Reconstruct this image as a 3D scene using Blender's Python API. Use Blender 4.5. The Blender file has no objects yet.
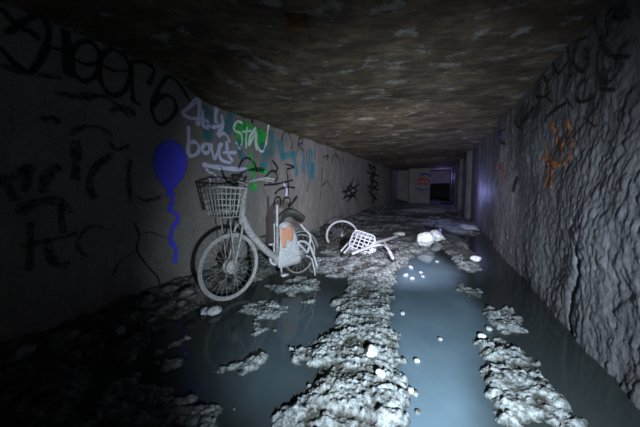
import bpy, bmesh, math, random
import numpy as np
from mathutils import Vector, Matrix
S = bpy.context.scene
COL = S.collection
random.seed(7)

# ------------------------------------------------------------------ camera
F_PX, VPX, VPY, ROLL, CAM_H = 240.0, 437.0, 185.0, math.radians(1.5), 1.17
def camera_axes():
    v = ((VPX-320)/F_PX, (213.5-VPY)/F_PX, 1.0)
    c, s = math.cos(ROLL), math.sin(ROLL)
    u = (c*v[0]+s*v[1], -s*v[0]+c*v[1], v[2])
    th = math.atan(u[1]/u[2]); ph = math.atan(u[0]/u[2]*math.cos(th))
    Fw = Vector((-math.sin(ph)*math.cos(th), math.cos(ph)*math.cos(th), -math.sin(th)))
    R0 = Vector((math.cos(ph), math.sin(ph), 0)); U0 = R0.cross(Fw)
    return c*R0-s*U0, s*R0+c*U0, Fw
RX, UY, FW = camera_axes()
CP = Vector((0, 0, CAM_H))
cd = bpy.data.cameras.new('camera'); cam = bpy.data.objects.new('camera', cd); COL.objects.link(cam)
cd.sensor_width = 36; cd.lens = 36*F_PX/640; cd.clip_start = .02
M = Matrix((RX, UY, -FW)).transposed().to_4x4(); M.translation = CP
cam.matrix_world = M
S.camera = cam
S.view_settings.view_transform = 'Standard'; S.view_settings.look = 'None'
S.view_settings.gamma = 1; S.view_settings.exposure = 0.0

# ------------------------------------------------------------------ world and lights
w = bpy.data.worlds.new('world'); S.world = w; w.use_nodes = True
w.node_tree.nodes['Background'].inputs[0].default_value = (.5, .55, .7, 1)
w.node_tree.nodes['Background'].inputs[1].default_value = .03
def lamp(name, kind, loc, energy, color, **kw):
    l = bpy.data.lights.new(name, kind); l.energy = energy; l.color = color
    for k, v in kw.items(): setattr(l, k, v)
    o = bpy.data.objects.new(name, l); COL.objects.link(o); o.location = loc
    return o
def aim(o, target):
    o.rotation_euler = (Vector(target)-o.location).to_track_quat('-Z', 'Y').to_euler()
torch = lamp('torch_light', 'SPOT', (.46, -.05, .84), 690, (.74, .88, 1.0), spot_size=math.radians(99), spot_blend=1.0, shadow_soft_size=.03)
aim(torch, (-.74, 3.6, .24))
mid = lamp('mid_fill_light', 'SPOT', (-.10, 2.2, 1.05), 370, (.84, .83, 1.0), spot_size=math.radians(112), spot_blend=1.0, shadow_soft_size=.05)  # added fill to keep the farther tunnel bright, no visible source
aim(mid, (-1.6, 7, .30))
deep = lamp('deep_fill_light', 'SPOT', (-.3, 9.5, 1.0), 75, (.66, .70, 1.0), spot_size=math.radians(100), spot_blend=1.0, shadow_soft_size=.05)  # added fill aimed at the end wall, no real lamp stands here
aim(deep, (-.9, 17, .9))
blue1 = lamp('blue_light', 'POINT', (.62, 7.6, .95), 14.0, (.38, .42, 1.0), shadow_soft_size=.05)
blue2 = lamp('violet_light', 'POINT', (.3, 19.5, 1.7), 25, (.35, .3, 1.0), shadow_soft_size=.05)

# ------------------------------------------------------------------ pixel rays -> points in the place
def ray(px, py): return FW + RX*((px-320)/F_PX) + UY*((213.5-py)/F_PX)
def on_x(px, py, x): r = ray(px, py); return CP + r*(x/r.x)
def on_y(px, py, y): r = ray(px, py); return CP + r*(y/r.y)
def on_z(px, py, z=0.0): r = ray(px, py); return CP + r*((z-CAM_H)/r.z)
def crop(ox, oy, sc, pts): return [(ox+x/sc, oy+y/sc) for x, y in pts]

# ------------------------------------------------------------------ noise
_rs = np.random.RandomState(3)
_P = _rs.permutation(512).astype(np.int64); _P = np.concatenate([_P, _P, _P])
_G = _rs.normal(size=(512, 3)); _G /= np.linalg.norm(_G, axis=1)[:, None]
def perlin(x, y, z=0.0):
    x = np.asarray(x, float); y = np.asarray(y, float)
    z = np.broadcast_to(np.asarray(z, float), x.shape)
    xi, yi, zi = np.floor(x), np.floor(y), np.floor(z)
    xf, yf, zf = x-xi, y-yi, z-zi
    xi, yi, zi = xi.astype(np.int64) & 511, yi.astype(np.int64) & 511, zi.astype(np.int64) & 511
    fade = lambda t: t*t*t*(t*(t*6-15)+10)
    u, v, w_ = fade(xf), fade(yf), fade(zf)
    def g(i, j, k):
        n = _P[_P[_P[(xi+i) & 511]+((yi+j) & 511)]+((zi+k) & 511)]
        gv = _G[n]
        return gv[..., 0]*(xf-i)+gv[..., 1]*(yf-j)+gv[..., 2]*(zf-k)
    L = lambda a, b, t: a+(b-a)*t
    return L(L(L(g(0,0,0), g(1,0,0), u), L(g(0,1,0), g(1,1,0), u), v), L(L(g(0,0,1), g(1,0,1), u), L(g(0,1,1), g(1,1,1), u), v), w_)*1.5
def fbm(x, y, z=0.0, o=4, gain=.5):
    s, a, f = 0, 1, 1
    for i in range(o): s = s+a*perlin(np.asarray(x)*f+i*17.3, np.asarray(y)*f+i*9.1, np.asarray(z)*f); a *= gain; f *= 2
    return s
def billow(x, y, z=0.0, o=4, gain=.55):
    s, a, f, t = 0, 1, 1, 0
    for i in range(o): s = s+a*np.abs(perlin(np.asarray(x)*f+i*13.7, np.asarray(y)*f+i*5.3, np.asarray(z)*f)); t += a; a *= gain; f *= 2.07
    return s/t*2
def sstep(a, b, x): t = np.clip((np.asarray(x, float)-a)/(b-a), 0, 1); return t*t*(3-2*t)

# ------------------------------------------------------------------ materials
class NT:
    def __init__(s, name):
        s.m = bpy.data.materials.new(name); s.m.use_nodes = True; s.t = s.m.node_tree
        s.b = s.t.nodes['Principled BSDF']; s.out = s.t.nodes['Material Output']
    def n(s, ty, **kw):
        o = s.t.nodes.new(ty)
        for k, v in kw.items():
            if k in o.inputs.keys(): o.inputs[k].default_value = v
            else: setattr(o, k, v)
        return o
    def l(s, a, b): s.t.links.new(a, b)
    def coords(s, scale=(1, 1, 1), rot=0):
        g = s.n('ShaderNodeNewGeometry'); src = g.outputs['Position']
        if rot:
            m0 = s.n('ShaderNodeMapping'); m0.inputs['Rotation'].default_value = (0, 0, rot); s.l(src, m0.inputs['Vector']); src = m0.outputs[0]
        mp = s.n('ShaderNodeMapping'); mp.inputs['Scale'].default_value = scale
        s.l(src, mp.inputs['Vector']); return mp.outputs[0]
    def noise(s, vec, scale, detail=6, rough=.6, lac=2.0):
        o = s.n('ShaderNodeTexNoise', Scale=scale, Detail=detail, Roughness=rough); s.l(vec, o.inputs['Vector']); return o.outputs['Fac']
    def ramp(s, fac, stops):
        r = s.n('ShaderNodeValToRGB'); e = r.color_ramp.elements
        while len(e) < len(stops): e.new(.5)
        for q, (p, c) in zip(e, stops): q.position = p; q.color = (*c, 1) if len(c) == 3 else c
        s.l(fac, r.inputs[0]); return r.outputs[0]
    def mix(s, fac, a, b):
        m = s.n('ShaderNodeMix', data_type='RGBA')
        for sock, v in ((m.inputs[0], fac), (m.inputs[6], a), (m.inputs[7], b)):
            if isinstance(v, (int, float)): sock.default_value = v
            elif isinstance(v, tuple): sock.default_value = (*v, 1)
            else: s.l(v, sock)
        return m.outputs[2]
    def bump(s, h, strength, dist, prev=None):
        b = s.n('ShaderNodeBump', Strength=strength, Distance=dist); s.l(h, b.inputs['Height'])
        if prev: s.l(prev, b.inputs['Normal'])
        return b.outputs[0]
    def set(s, **kw):
        for k, v in kw.items():
            i = s.b.inputs[k.replace('_', ' ')]
            if isinstance(v, (int, float)): i.default_value = v
            elif isinstance(v, tuple): i.default_value = (*v, 1)
            else: s.l(v, i)
        return s.m

def mat_wall_left():
    n = NT('stained_concrete_wall'); v = n.coords()
    a = n.noise(v, 1.3, 8, .65); b = n.noise(n.coords((1, 1, .35)), 9, 8, .7); c = n.noise(v, 55, 6, .7)
    col = n.mix(b, n.ramp(a, [(.3, (.135, .117, .085)), (.5, (.222, .203, .178)), (.7, (.298, .283, .278))]), (.262, .243, .232))
    specks = n.ramp(c, [(.36, (.3, .3, .3)), (.48, (1, 1, 1)), (.64, (1, 1, 1)), (.74, (1.7, 1.7, 1.7))])
    mm = n.n('ShaderNodeMix', data_type='RGBA', blend_type='MULTIPLY'); mm.inputs[0].default_value = .6
    n.l(col, mm.inputs[6]); n.l(specks, mm.inputs[7])
    nb = n.bump(b, .55, .03); nb = n.bump(c, .5, .008, nb)
    return n.set(Base_Color=mm.outputs[2], Roughness=.85, Normal=nb)
def mat_wall_right():
    n = NT('sprayed_concrete_wall'); v = n.coords()
    a = n.noise(n.coords((1, 1, .4)), 5, 8, .65); c = n.noise(n.coords((1, 1, .5)), 38, 8, .7); d = n.noise(v, 1.1, 5)
    col = n.mix(d, n.ramp(a, [(.36, (.06, .058, .063)), (.52, (.145, .141, .15)), (.7, (.25, .245, .265))]), (.14, .137, .147))
    nb = n.bump(a, .5, .05); nb = n.bump(c, .6, .014, nb)
    return n.set(Base_Color=col, Roughness=.62, Normal=nb)
def mat_ceiling():
    n = NT('brown_stained_concrete_ceiling'); rz = -.44
    v = n.coords((.8, 1.35, 1), rz)
    a = n.noise(v, 2.2, 9, .68); b = n.noise(n.coords((.6, 1.7, 1), rz), 10, 9, .75); p = n.noise(n.coords((.8, 1.1, 1), rz), 4.0, 8, .65); c = n.noise(n.coords(), 45, 6, .7)
    col = n.ramp(a, [(.32, (.036, .025, .014)), (.45, (.105, .073, .042)), (.55, (.19, .137, .083)), (.70, (.29, .237, .172))])
    col = n.mix(n.ramp(b, [(.38, (.9, .9, .9)), (.52, (0, 0, 0))]), col, (.055, .040, .026))
    col = n.mix(n.ramp(p, [(.57, (0, 0, 0)), (.64, (.8, .8, .8))]), col, (.38, .36, .335))
    nb = n.bump(b, .9, .05); nb = n.bump(c, .7, .014, nb)
    return n.set(Base_Color=col, Roughness=.8, Normal=nb)
def mat_mud():
    n = NT('wet_silt_mud'); v = n.coords()
    a = n.noise(v, 3.0, 6, .6); b = n.noise(v, 30, 8, .75); c = n.noise(v, 95, 6, .7)
    col = n.ramp(b, [(.38, (.045, .047, .04)), (.48, (.22, .24, .24)), (.60, (.45, .485, .49)), (.72, (.70, .74, .75))])
    col = n.mix(n.ramp(a, [(.54, (0, 0, 0)), (.72, (.65, .65, .65))]), col, (.15, .145, .085))
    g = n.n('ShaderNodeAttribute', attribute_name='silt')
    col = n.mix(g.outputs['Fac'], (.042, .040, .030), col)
    nb = n.bump(b, .8, .04); nb = n.bump(c, .7, .012, nb)
    return n.set(Base_Color=col, Roughness=n.ramp(b, [(.3, (.35, .35, .35)), (.6, (.7, .7, .7))]), Normal=nb)
def mat_water():
    n = NT('murky_silty_water'); v = n.coords()
    g = n.n('ShaderNodeAttribute', attribute_name='silt')
    a = n.noise(v, 2.2, 5, .55)
    col = n.mix(g.outputs['Fac'], (.022, .026, .024), n.ramp(a, [(.3, (.085, .130, .165)), (.7, (.12, .172, .208))]))
    nb = n.bump(n.noise(v, 16, 3, .5), .03, .01)
    return n.set(Base_Color=col, Roughness=.07, IOR=1.33, Normal=nb)
def mat_simple(name, c1, c2, scale=30, rough=.7, bump=.4, dist=.004, metallic=0.0):
    n = NT(name); v = n.coords(); f = n.noise(v, scale, 6, .65)
    return n.set(Base_Color=n.ramp(f, [(.35, c1), (.62, c2)]), Roughness=rough, Metallic=metallic, Normal=n.bump(f, bump, dist))
def mat_paint(name, c, cover=.85, scale=40, lo=.2, c2=None):
    n = NT(name); v = n.coords(); f = n.noise(v, scale, 5, .7); g = n.noise(v, 6, 3)
    uv = n.n('ShaderNodeUVMap'); sp = n.n('ShaderNodeSeparateXYZ'); n.l(uv.outputs[0], sp.inputs[0])
    e = n.n('ShaderNodeMapRange'); e.inputs[1].default_value = 0; e.inputs[2].default_value = .35; n.l(sp.outputs[1], e.inputs[0])
    m1 = n.n('ShaderNodeMath', operation='MULTIPLY'); n.l(n.ramp(f, [(lo, (0, 0, 0)), (lo+.28, (cover,)*3)]), m1.inputs[0]); n.l(e.outputs[0], m1.inputs[1])
    col = n.mix(g, c, c2 or tuple(x*.8 for x in c))
    n.l(m1.outputs[0], n.b.inputs['Alpha'])
    return n.set(Base_Color=col, Roughness=.75)

MW_L, MW_R, M_CEIL, M_MUD, M_WATER = mat_wall_left(), mat_wall_right(), mat_ceiling(), mat_mud(), mat_water()
M_ROCK = mat_simple('silt_coated_stone', (.24, .24, .23), (.50, .52, .52), 14, .75, .6, .02)
M_ROCKW = mat_simple('white_stone', (.55, .56, .55), (.78, .79, .79), 14, .75, .5, .02)
M_ROCKD = mat_simple('dark_wet_stone', (.07, .07, .06), (.2, .2, .185), 14, .45, .6, .02)
M_SILT = mat_simple('silt_caked_metal', (.16, .155, .15), (.36, .35, .345), 45, .75, .5, .004)
M_SILTW = mat_simple('pale_silt_caked_metal', (.30, .30, .31), (.50, .50, .52), 45, .7, .5, .004)
M_TYRE = mat_simple('silt_caked_rubber', (.17, .165, .16), (.37, .365, .36), 50, .85, .6, .004)
M_BLACK = mat_simple('dirty_black_rubber', (.012, .012, .010), (.04, .037, .03), 40, .6, .4, .004)
M_ORANGE = mat_simple('silt_smeared_orange_plastic', (.66, .18, .045), (.36, .28, .24), 26, .6, .3, .003)
M_WIRE = mat_simple('silt_caked_wire', (.18, .18, .17), (.42, .42, .40), 60, .7, .3, .002)
M_WIREW = mat_simple('pale_silt_caked_wire', (.44, .44, .47), (.60, .60, .64), 60, .7, .3, .002)
M_BRICK = mat_simple('rusty_brick_recess', (.22, .08, .045), (.50, .30, .16), 12, .8, .5, .01)
P_BLACK = mat_paint('black_spray_paint', (.012, .012, .013), .9, 35, .22)
P_FADED = mat_paint('faded_black_spray_paint', (.014, .014, .014), .85, 30, .34)
P_WHITE = mat_paint('pale_violet_spray_paint', (.74, .75, 1.0), .97, 40, .15)
P_STAY = mat_paint('white_spray_paint', (.90, .98, .95), .97, 40, .15)
P_BLUE = mat_paint('blue_spray_paint', (.08, .08, 1.0), .97, 40, .15, (.10, .10, .95))
P_GREEN = mat_paint('green_spray_paint', (.02, .62, .09), .95, 25, .28)
P_TEAL = mat_paint('teal_spray_paint', (.02, .30, .38), .80, 14, .33)
P_ORANGE = mat_paint('orange_spray_paint', (.62, .20, .05), .85, 25, .30)
P_RED = mat_paint('red_spray_paint', (.5, .03, .04), .85, 20, .3)
P_DBLUE = mat_paint('dark_blue_spray_paint', (.02, .05, .40), .85, 20, .3)
P_CRACK = mat_paint('crack_in_concrete', (.01, .01, .009), .95, 40, .1)

# ------------------------------------------------------------------ object helpers
def link(name, me, mat=None, parent=None, smooth=True):
    o = bpy.data.objects.new(name, me); COL.objects.link(o)
    if mat: me.materials.append(mat)
    if parent: o.parent = parent
    if smooth and len(me.polygons): me.polygons.foreach_set('use_smooth', [True]*len(me.polygons))
    return o
def tag(o, label=None, cat=None, group=None, kind=None):
    if label: o['label'] = label
    if cat: o['category'] = cat
    if group: o['group'] = group
    if kind: o['kind'] = kind
    return o
def empty(name, loc=(0, 0, 0)):
    o = bpy.data.objects.new(name, None); COL.objects.link(o); o.location = loc; o.empty_display_size = .1; return o
def grid_mesh(name, P, keep=None):
    """P: (r, c, 3) points; keep: (r-1, c-1) faces."""
    r, c = P.shape[:2]
    idx = np.arange(r*c).reshape(r, c)
    q = np.stack([idx[:-1, :-1], idx[:-1, 1:], idx[1:, 1:], idx[1:, :-1]], -1)
    q = q[keep] if keep is not None else q.reshape(-1, 4)
    me = bpy.data.meshes.new(name)
    me.vertices.add(r*c); me.vertices.foreach_set('co', P.reshape(-1).astype(np.float32))
    me.loops.add(q.size); me.loops.foreach_set('vertex_index', q.reshape(-1).astype(np.int32))
    me.polygons.add(len(q)); me.polygons.foreach_set('loop_start', (np.arange(len(q))*4).astype(np.int32))
    me.update(calc_edges=True); me.validate(); return me
def bm_obj(name, bm, mat, parent=None, smooth=True):
    bmesh.ops.recalc_face_normals(bm, faces=bm.faces)
    me = bpy.data.meshes.new(name); bm.to_mesh(me); bm.free(); return link(name, me, mat, parent, smooth)

def tube(bm, pts, r, seg=8, closed=False, caps=True, r_end=None):
    pts = [Vector(p) for p in pts]; n = len(pts); rings = []
    up = None
    for i, p in enumerate(pts):
        if closed: t = pts[(i+1) % n]-pts[i-1]
        else: t = pts[min(i+1, n-1)]-pts[max(i-1, 0)]
        t.normalize()
        if up is None: up = t.orthogonal().normalized()
        up = (up-t*up.dot(t)).normalized(); b = t.cross(up)
        rr = r if r_end is None else r+(r_end-r)*i/(n-1)
        rings.append([bm.verts.new(p+(up*math.cos(a)+b*math.sin(a))*rr) for a in [2*math.pi*k/seg for k in range(seg)]])
    for i in range(n if closed else n-1):
        A, B = rings[i], rings[(i+1) % n]
        off = 0
        if closed and i == n-1:
            off = min(range(seg), key=lambda k: (A[0].co-B[k].co).length)
        for k in range(seg): bm.faces.new((A[k], A[(k+1) % seg], B[(k+1+off) % seg], B[(k+off) % seg]))
    if caps and not closed: bm.faces.new(rings[0][::-1]); bm.faces.new(rings[-1])
def smooth_path(pts, sub=6):
    P = [Vector(p) for p in pts]
    if len(P) < 3: return [P[0].lerp(P[-1], i/sub) for i in range(sub+1)]
    out = []
    for i in range(len(P)-1):
        a, b, c, d = P[max(i-1, 0)], P[i], P[i+1], P[min(i+2, len(P)-1)]
        for k in range(sub):
            t = k/sub
            out.append(.5*((2*b)+(c-a)*t+(2*a-5*b+4*c-d)*t*t+(3*b-a-3*c+d)*t*t*t))
    return out+[P[-1]]

# ------------------------------------------------------------------ the shell
XL, XR, ZC, YEND, YFAR = -2.72, .97, 2.31, 17.5, 27.0
def wall_l_x(y, z):
    y = np.asarray(y, float); z = np.asarray(z, float)
    d = .030*fbm(y*.9, z*.9, 1.5, 3)+.012*fbm(y*4, z*2.2, 4.5, 4)+.006*billow(y*11, z*6, 2.5, 3)
    return XL+d
def wall_r_x(y, z):
    y = np.asarray(y, float); z = np.asarray(z, float)
    rough = 1-sstep(5.35, 5.55, y+.05*perlin(z*3, y*0+.5, 3.3))
    wy = y+.05*fbm(y*3, z*2, 8.5, 3)
    b1 = billow(wy*7, z*3.0, 5.5, 4, .6); b2 = billow(wy*24+.4*perlin(y*5, z*5, 2.2), z*11, 7.5, 3, .6)
    b3 = billow(wy*24, z*11, 11.5, 2, .6)
    rg = .05*fbm(y*1.1, z*1.1, 3.5, 3)+.013*(b1-.5)+.014*(b2-.5)+.008*(b3-.5)
    crev = .07*np.exp(-((y-2.42-.06*np.sin(z*9))/.03)**2)*sstep(.75, .6, z)
    sm = -.07-.03*fbm(y*2.6, z*.5, 6.5, 4)
    pil = 0
    for y0, wd in ((9.6, .35), (12.6, .3), (15.2, .35), (18.6, .4), (22, .4)):
        pil = pil+.16*sstep(y0-.04, y0, y)*sstep(y0+wd+.04, y0+wd, y)
    # positive d stands out into the tunnel
    d = rough*(rg-crev)+(1-rough)*(sm+pil)
    return XR-d
def ceil_z(x, y):
    x = np.asarray(x, float); y = np.asarray(y, float)
    u, v = .905*x+.426*y, -.426*x+.905*y
    d = .022*fbm(u*.7, v*1.6, 2.5, 4)+.014*billow(u*3, v*8, 3.5, 3)+.014*fbm(u*1.2, v*5, 9.5, 3)
    raise_ = .20*sstep(2.35, 1.75, y)*sstep(-.6, -2.3, x)
    return ZC+d+raise_-.015
def yspace(y0, y1, near, k):
    out = [y0]
    while out[-1] < y1: out.append(out[-1]+max(near, k*abs(out[-1])))
    return np.array(out)

ys = yspace(-1.6, YFAR, .02, .008); zs = np.linspace(-.25, 2.75, 150)
Y, Z = np.meshgrid(ys, zs)
wall_left = tag(link('wall_left', grid_mesh('wall_left', np.stack([wall_l_x(Y, Z), Y, Z], -1)), MW_L), kind='structure')
ys = yspace(-1.2, YFAR, .0125, .0055); zs = np.linspace(-.25, 2.6, 250)
Y, Z = np.meshgrid(ys, zs)
wall_right = tag(link('wall_right', grid_mesh('wall_right', np.stack([wall_r_x(Y, Z), Y, Z], -1)[:, ::-1]), MW_R), kind='structure')
# ceiling, with a square opening left for the old fixture recess
hc = on_z(297, 21, ZC); HX, HY, HS, HA = hc.x, hc.y, .068, .44
ys = np.sort(np.concatenate([yspace(-1.6, YFAR, .02, .008), [HY-HS, HY+HS]])); xs = np.sort(np.concatenate([np.linspace(-3.1, 1.5, 190), [HX-HS, HX+HS]]))
X, Y = np.meshgrid(xs, ys)
GX, GY = X.copy(), Y.copy()
cx, cy = (X[:-1, :-1]+X[1:, 1:])/2, (Y[:-1, :-1]+Y[1:, 1:])/2
keep = ~((abs(cx-HX) < HS) & (abs(cy-HY) < HS))
# the grid is turned about the opening, which sits askew to the walls
ra = np.hypot(X-HX, Y-HY); an = HA*sstep(.75, .12, ra)
X, Y = HX+(GX-HX)*np.cos(an)-(GY-HY)*np.sin(an), HY+(GX-HX)*np.sin(an)+(GY-HY)*np.cos(an)
ceiling = tag(link('ceiling', grid_mesh('ceiling', np.stack([X, Y, ceil_z(X, Y)], -1)[::-1], keep[::-1]), M_CEIL), kind='structure')
bm = bmesh.new()
zr = ZC-.02; zt = ZC+.13; a = HS+.004
ca, sa = a*math.cos(HA), a*math.sin(HA)
vs = [bm.verts.new((HX+sx*ca-sy*sa, HY+sx*sa+sy*ca, z)) for z in (zr, zt) for sx, sy in ((-1, -1), (1, -1), (1, 1), (-1, 1))]
for k in range(4): bm.faces.new((vs[k], vs[(k+1) % 4], vs[4+(k+1) % 4], vs[4+k]))
bm.faces.new(vs[4:])
rec = bm_obj('ceiling_recess', bm, M_BRICK, ceiling, False); rec['label'] = 'small square rusty recess in the brown ceiling'
# end wall closing the left half, passage going on at the right
bm = bmesh.new()
def boxbm(bm, x0, x1, y0, y1, z0, z1):
    m = bmesh.ops.create_cube(bm, size=1)
    for v in m['verts']: v.co = Vector(((x0+x1)/2+v.co.x*(x1-x0), (y0+y1)/2+v.co.y*(y1-y0), (z0+z1)/2+v.co.z*(z1-z0)))
    return m['verts']
boxbm(bm, -1.72, -.42, YEND, YEND+.35, -.2, 2.4)
bmesh.ops.bevel(bm, geom=bm.edges[:], offset=.03, segments=2, affect='EDGES')
wall_end = tag(bm_obj('wall_end', bm, MW_L, None, False), kind='structure')
bm = bmesh.new(); boxbm(bm, -.6, 1.15, YEND+4.5, YEND+5.0, 1.30, 2.4)
tag(bm_obj('trim_1', bm, MW_L, None, False), kind='structure')
bm = bmesh.new(); boxbm(bm, -2.9, -1.6, YEND+1.6, YEND+1.9, -.2, 2.5)
tag(bm_obj('trim_2', bm, MW_L, None, False), kind='structure')
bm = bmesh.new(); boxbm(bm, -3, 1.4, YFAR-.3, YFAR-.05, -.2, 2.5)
M_DARK = mat_simple('shade_black_concrete', (.010, .010, .012), (.022, .022, .026), 8)  # near-black colour stands in for the shade deep in the passage
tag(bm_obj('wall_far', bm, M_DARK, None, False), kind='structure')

# ------------------------------------------------------------------ floor of silt mud, water
def poly_sd(x, y, poly):
    """signed distance, positive inside"""
    d = np.full(x.shape, 1e9); ins = np.zeros(x.shape, bool)
    n = len(poly)
    for i in range(n):
        ax, ay = poly[i]; bx, by = poly[(i+1) % n]
        ex, ey = bx-ax, by-ay; wx, wy = x-ax, y-ay
        t = np.clip((wx*ex+wy*ey)/(ex*ex+ey*ey+1e-12), 0, 1)
        d = np.minimum(d, np.hypot(wx-ex*t, wy-ey*t))
        c = ((ay > y) != (by > y)) & (x < (bx-ax)*(y-ay)/(by-ay+1e-12)+ax)
        ins ^= c
    return np.where(ins, d, -d)
def gpoly(pts): return [tuple(on_z(px, py, .03)[:2]) for px, py in pts]
# mud banks as outlines on the ground: (outline, height, edge softness)
BANKS = [
 ([(352, 243), (392, 232), (430, 228), (440, 236), (432, 246), (412, 258), (396, 272), (392, 288), (392, 318), (400, 350), (410, 380), (398, 400), (404, 430), (262, 430), (282, 398), (312, 374), (304, 350), (318, 338), (338, 322), (334, 300), (345, 285), (352, 268), (340, 258)], .115, .22),
 ([(440, 232), (462, 236), (480, 258), (482, 270), (466, 272), (452, 258), (440, 246)], .06, .18),
 ([(455, 214), (476, 222), (480, 232), (462, 234), (436, 226), (430, 216)], .09, .3),
 ([(482, 304), (508, 304), (524, 318), (520, 330), (500, 328), (486, 318)], .06, .08),
 ([(480, 342), (506, 336), (530, 350), (560, 385), (590, 428), (480, 428), (490, 390), (478, 365)], .08, .12),
 ([(458, 281), (478, 287), (484, 296), (470, 294), (458, 287)], .035, .06),
 ([(306, 262), (340, 258), (360, 266), (356, 276), (330, 276), (310, 270)], .05, .12),
 ([(236, 304), (262, 299), (292, 306), (284, 317), (252, 318)], .05, .09),
 ([(262, 285), (300, 274), (330, 282), (318, 290), (280, 293)], .045, .1),
 ([(236, 362), (262, 352), (270, 352), (262, 362), (242, 368)], .055, .03),
 ([(255, 323), (270, 322), (272, 328), (256, 330)], .022, .03),
 ([(292, 345), (312, 340), (320, 346), (306, 356), (294, 354)], .03, .04),
 ([(150, 350), (182, 334), (188, 336), (166, 350), (152, 358)], .085, .05),
 ([(193, 344), (208, 342), (207, 348), (196, 350)], .055, .04),
 ([(163, 358), (186, 352), (184, 364), (166, 367)], .055, .05),
 ([(214, 366), (236, 356), (240, 362), (222, 374)], .055, .04),
 ([(300, 297), (312, 295), (314, 303), (303, 304)], .03, .04),
 ([(316, 258), (350, 256), (358, 266), (352, 272), (322, 272)], .10, .08),
 ([(100, 380), (140, 372), (200, 398), (232, 412), (220, 430), (70, 430)], .06, .10),
 ([(96, 352), (140, 330), (150, 340), (118, 366)], .085, .08),
 ([(100, 402), (140, 385), (150, 395), (120, 412)], .04, .06),
 ([(0, 330), (60, 320), (100, 330), (100, 372), (60, 430), (0, 430)], .05, .2),
 ([(470, 205), (400, 204), (330, 228), (318, 252), (350, 262), (400, 236), (440, 222)], .07, .35),
]
BANKS = [(gpoly(p), h, s) for p, h, s in BANKS]
def floor_z(x, y):
    x = np.asarray(x, float); y = np.asarray(y, float)
    wx = x+.06*fbm(x*5, y*5, 1.1, 3); wy = y+.06*fbm(x*5, y*5, 6.1, 3)
    rag = .055*fbm((.905*x+.426*y)*7, (-.426*x+.905*y)*13, 2.9, 4)
    z = np.full(x.shape, -.075); sil = np.zeros(x.shape)
    for p, h, s in BANKS:
        sd = poly_sd(wx, wy, p)+rag
        m = sstep(-s*.9, s*.7, sd)
        z = np.maximum(z, -.075+m*(h*.25+.010+.075))
    # debris slope along the left wall
    ls = sstep(-1.75, -2.75, x+.15*fbm(x*1.3, y*1.3, 2.2, 3))
    z = np.maximum(z, -.06+ls*.20)
    far = sstep(6.5, 10, y); z = z+far*.05*(1-sstep(.1, .6, x))
    u, v = .905*x+.426*y, -.426*x+.905*y
    c0 = fbm(u*1.6, v*2.6, 4.1, 3)
    c1 = billow(u*4.0, v*6.5, .7, 4, .62); c2 = billow(u*13, v*22, 3.7, 3, .6); c3 = billow(u*30, v*46, 9.7, 2, .6)
    fl = sstep(-.05, .10, fbm(u*5.5, v*9.5, 6.6, 4))*.016-.008
    lump = (c1-.42)*.022+(c2-.42)*.024+(c3-.42)*.020+.022*c0+fl
    amp = sstep(-.085, .02, z)
    lump = lump*(1-.45*sstep(-.95, -1.3, x)*sstep(2.4, 1.6, y))+.012*sstep(-.95, -1.3, x)*fbm(x*9+y*3, y*3.2, 8.8, 3)
    return z+lump*(.15+.85*amp)*(1+.5*ls)
ys = yspace(-.9, YFAR, .0095, .0055); xs = np.linspace(-2.85, 1.15, 420)
X, Y = np.meshgrid(xs, ys); ZF = floor_z(X, Y)
me = grid_mesh('floor', np.stack([X, Y, ZF], -1))
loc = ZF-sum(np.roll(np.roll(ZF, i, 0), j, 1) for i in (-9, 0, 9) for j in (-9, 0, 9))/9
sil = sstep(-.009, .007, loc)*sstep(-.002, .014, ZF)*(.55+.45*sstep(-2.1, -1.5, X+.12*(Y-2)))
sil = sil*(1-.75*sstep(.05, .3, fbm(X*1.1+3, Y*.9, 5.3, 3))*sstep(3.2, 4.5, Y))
at = me.attributes.new('silt', 'FLOAT', 'POINT'); at.data.foreach_set('value', sil.reshape(-1).astype(np.float32))
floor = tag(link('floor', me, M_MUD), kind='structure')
ys = yspace(-.9, YFAR, .04, .02); ys = np.append(ys[ys < YEND-.1], YEND-.06); X, Y = np.meshgrid(np.linspace(0, 1, 100), ys)
X = (wall_l_x(Y, 0*Y)+.004)*(1-X)+(wall_r_x(Y, 0*Y)-.004)*X
me = grid_mesh('standing_water', np.stack([X, Y, 0*X], -1))
POOL = gpoly([(402, 262), (430, 252), (446, 262), (470, 300), (478, 330), (474, 360), (480, 400), (470, 440), (402, 440), (396, 380), (390, 330), (392, 288)])
LPOOL = gpoly([(150, 320), (240, 296), (330, 290), (338, 320), (300, 350), (300, 380), (262, 428), (200, 400), (130, 370)])
pm = sstep(-.22, .12, poly_sd(X, Y, POOL)+.06*fbm(X*3, Y*3, 1.7, 3)); lm = sstep(-.2, .3, poly_sd(X, Y, LPOOL)+.1*fbm(X*2, Y*2, 4.7, 3))
sv = np.clip(np.maximum(pm, lm*.42*sstep(-1.9, -.7, X)+.06), 0.0, 1)
at = me.attributes.new('silt', 'FLOAT', 'POINT'); at.data.foreach_set('value', sv.reshape(-1).astype(np.float32))
tag(link('standing_water', me, M_WATER), 'murky grey blue water lying in pools over the tunnel floor', 'water', kind='stuff')

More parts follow.
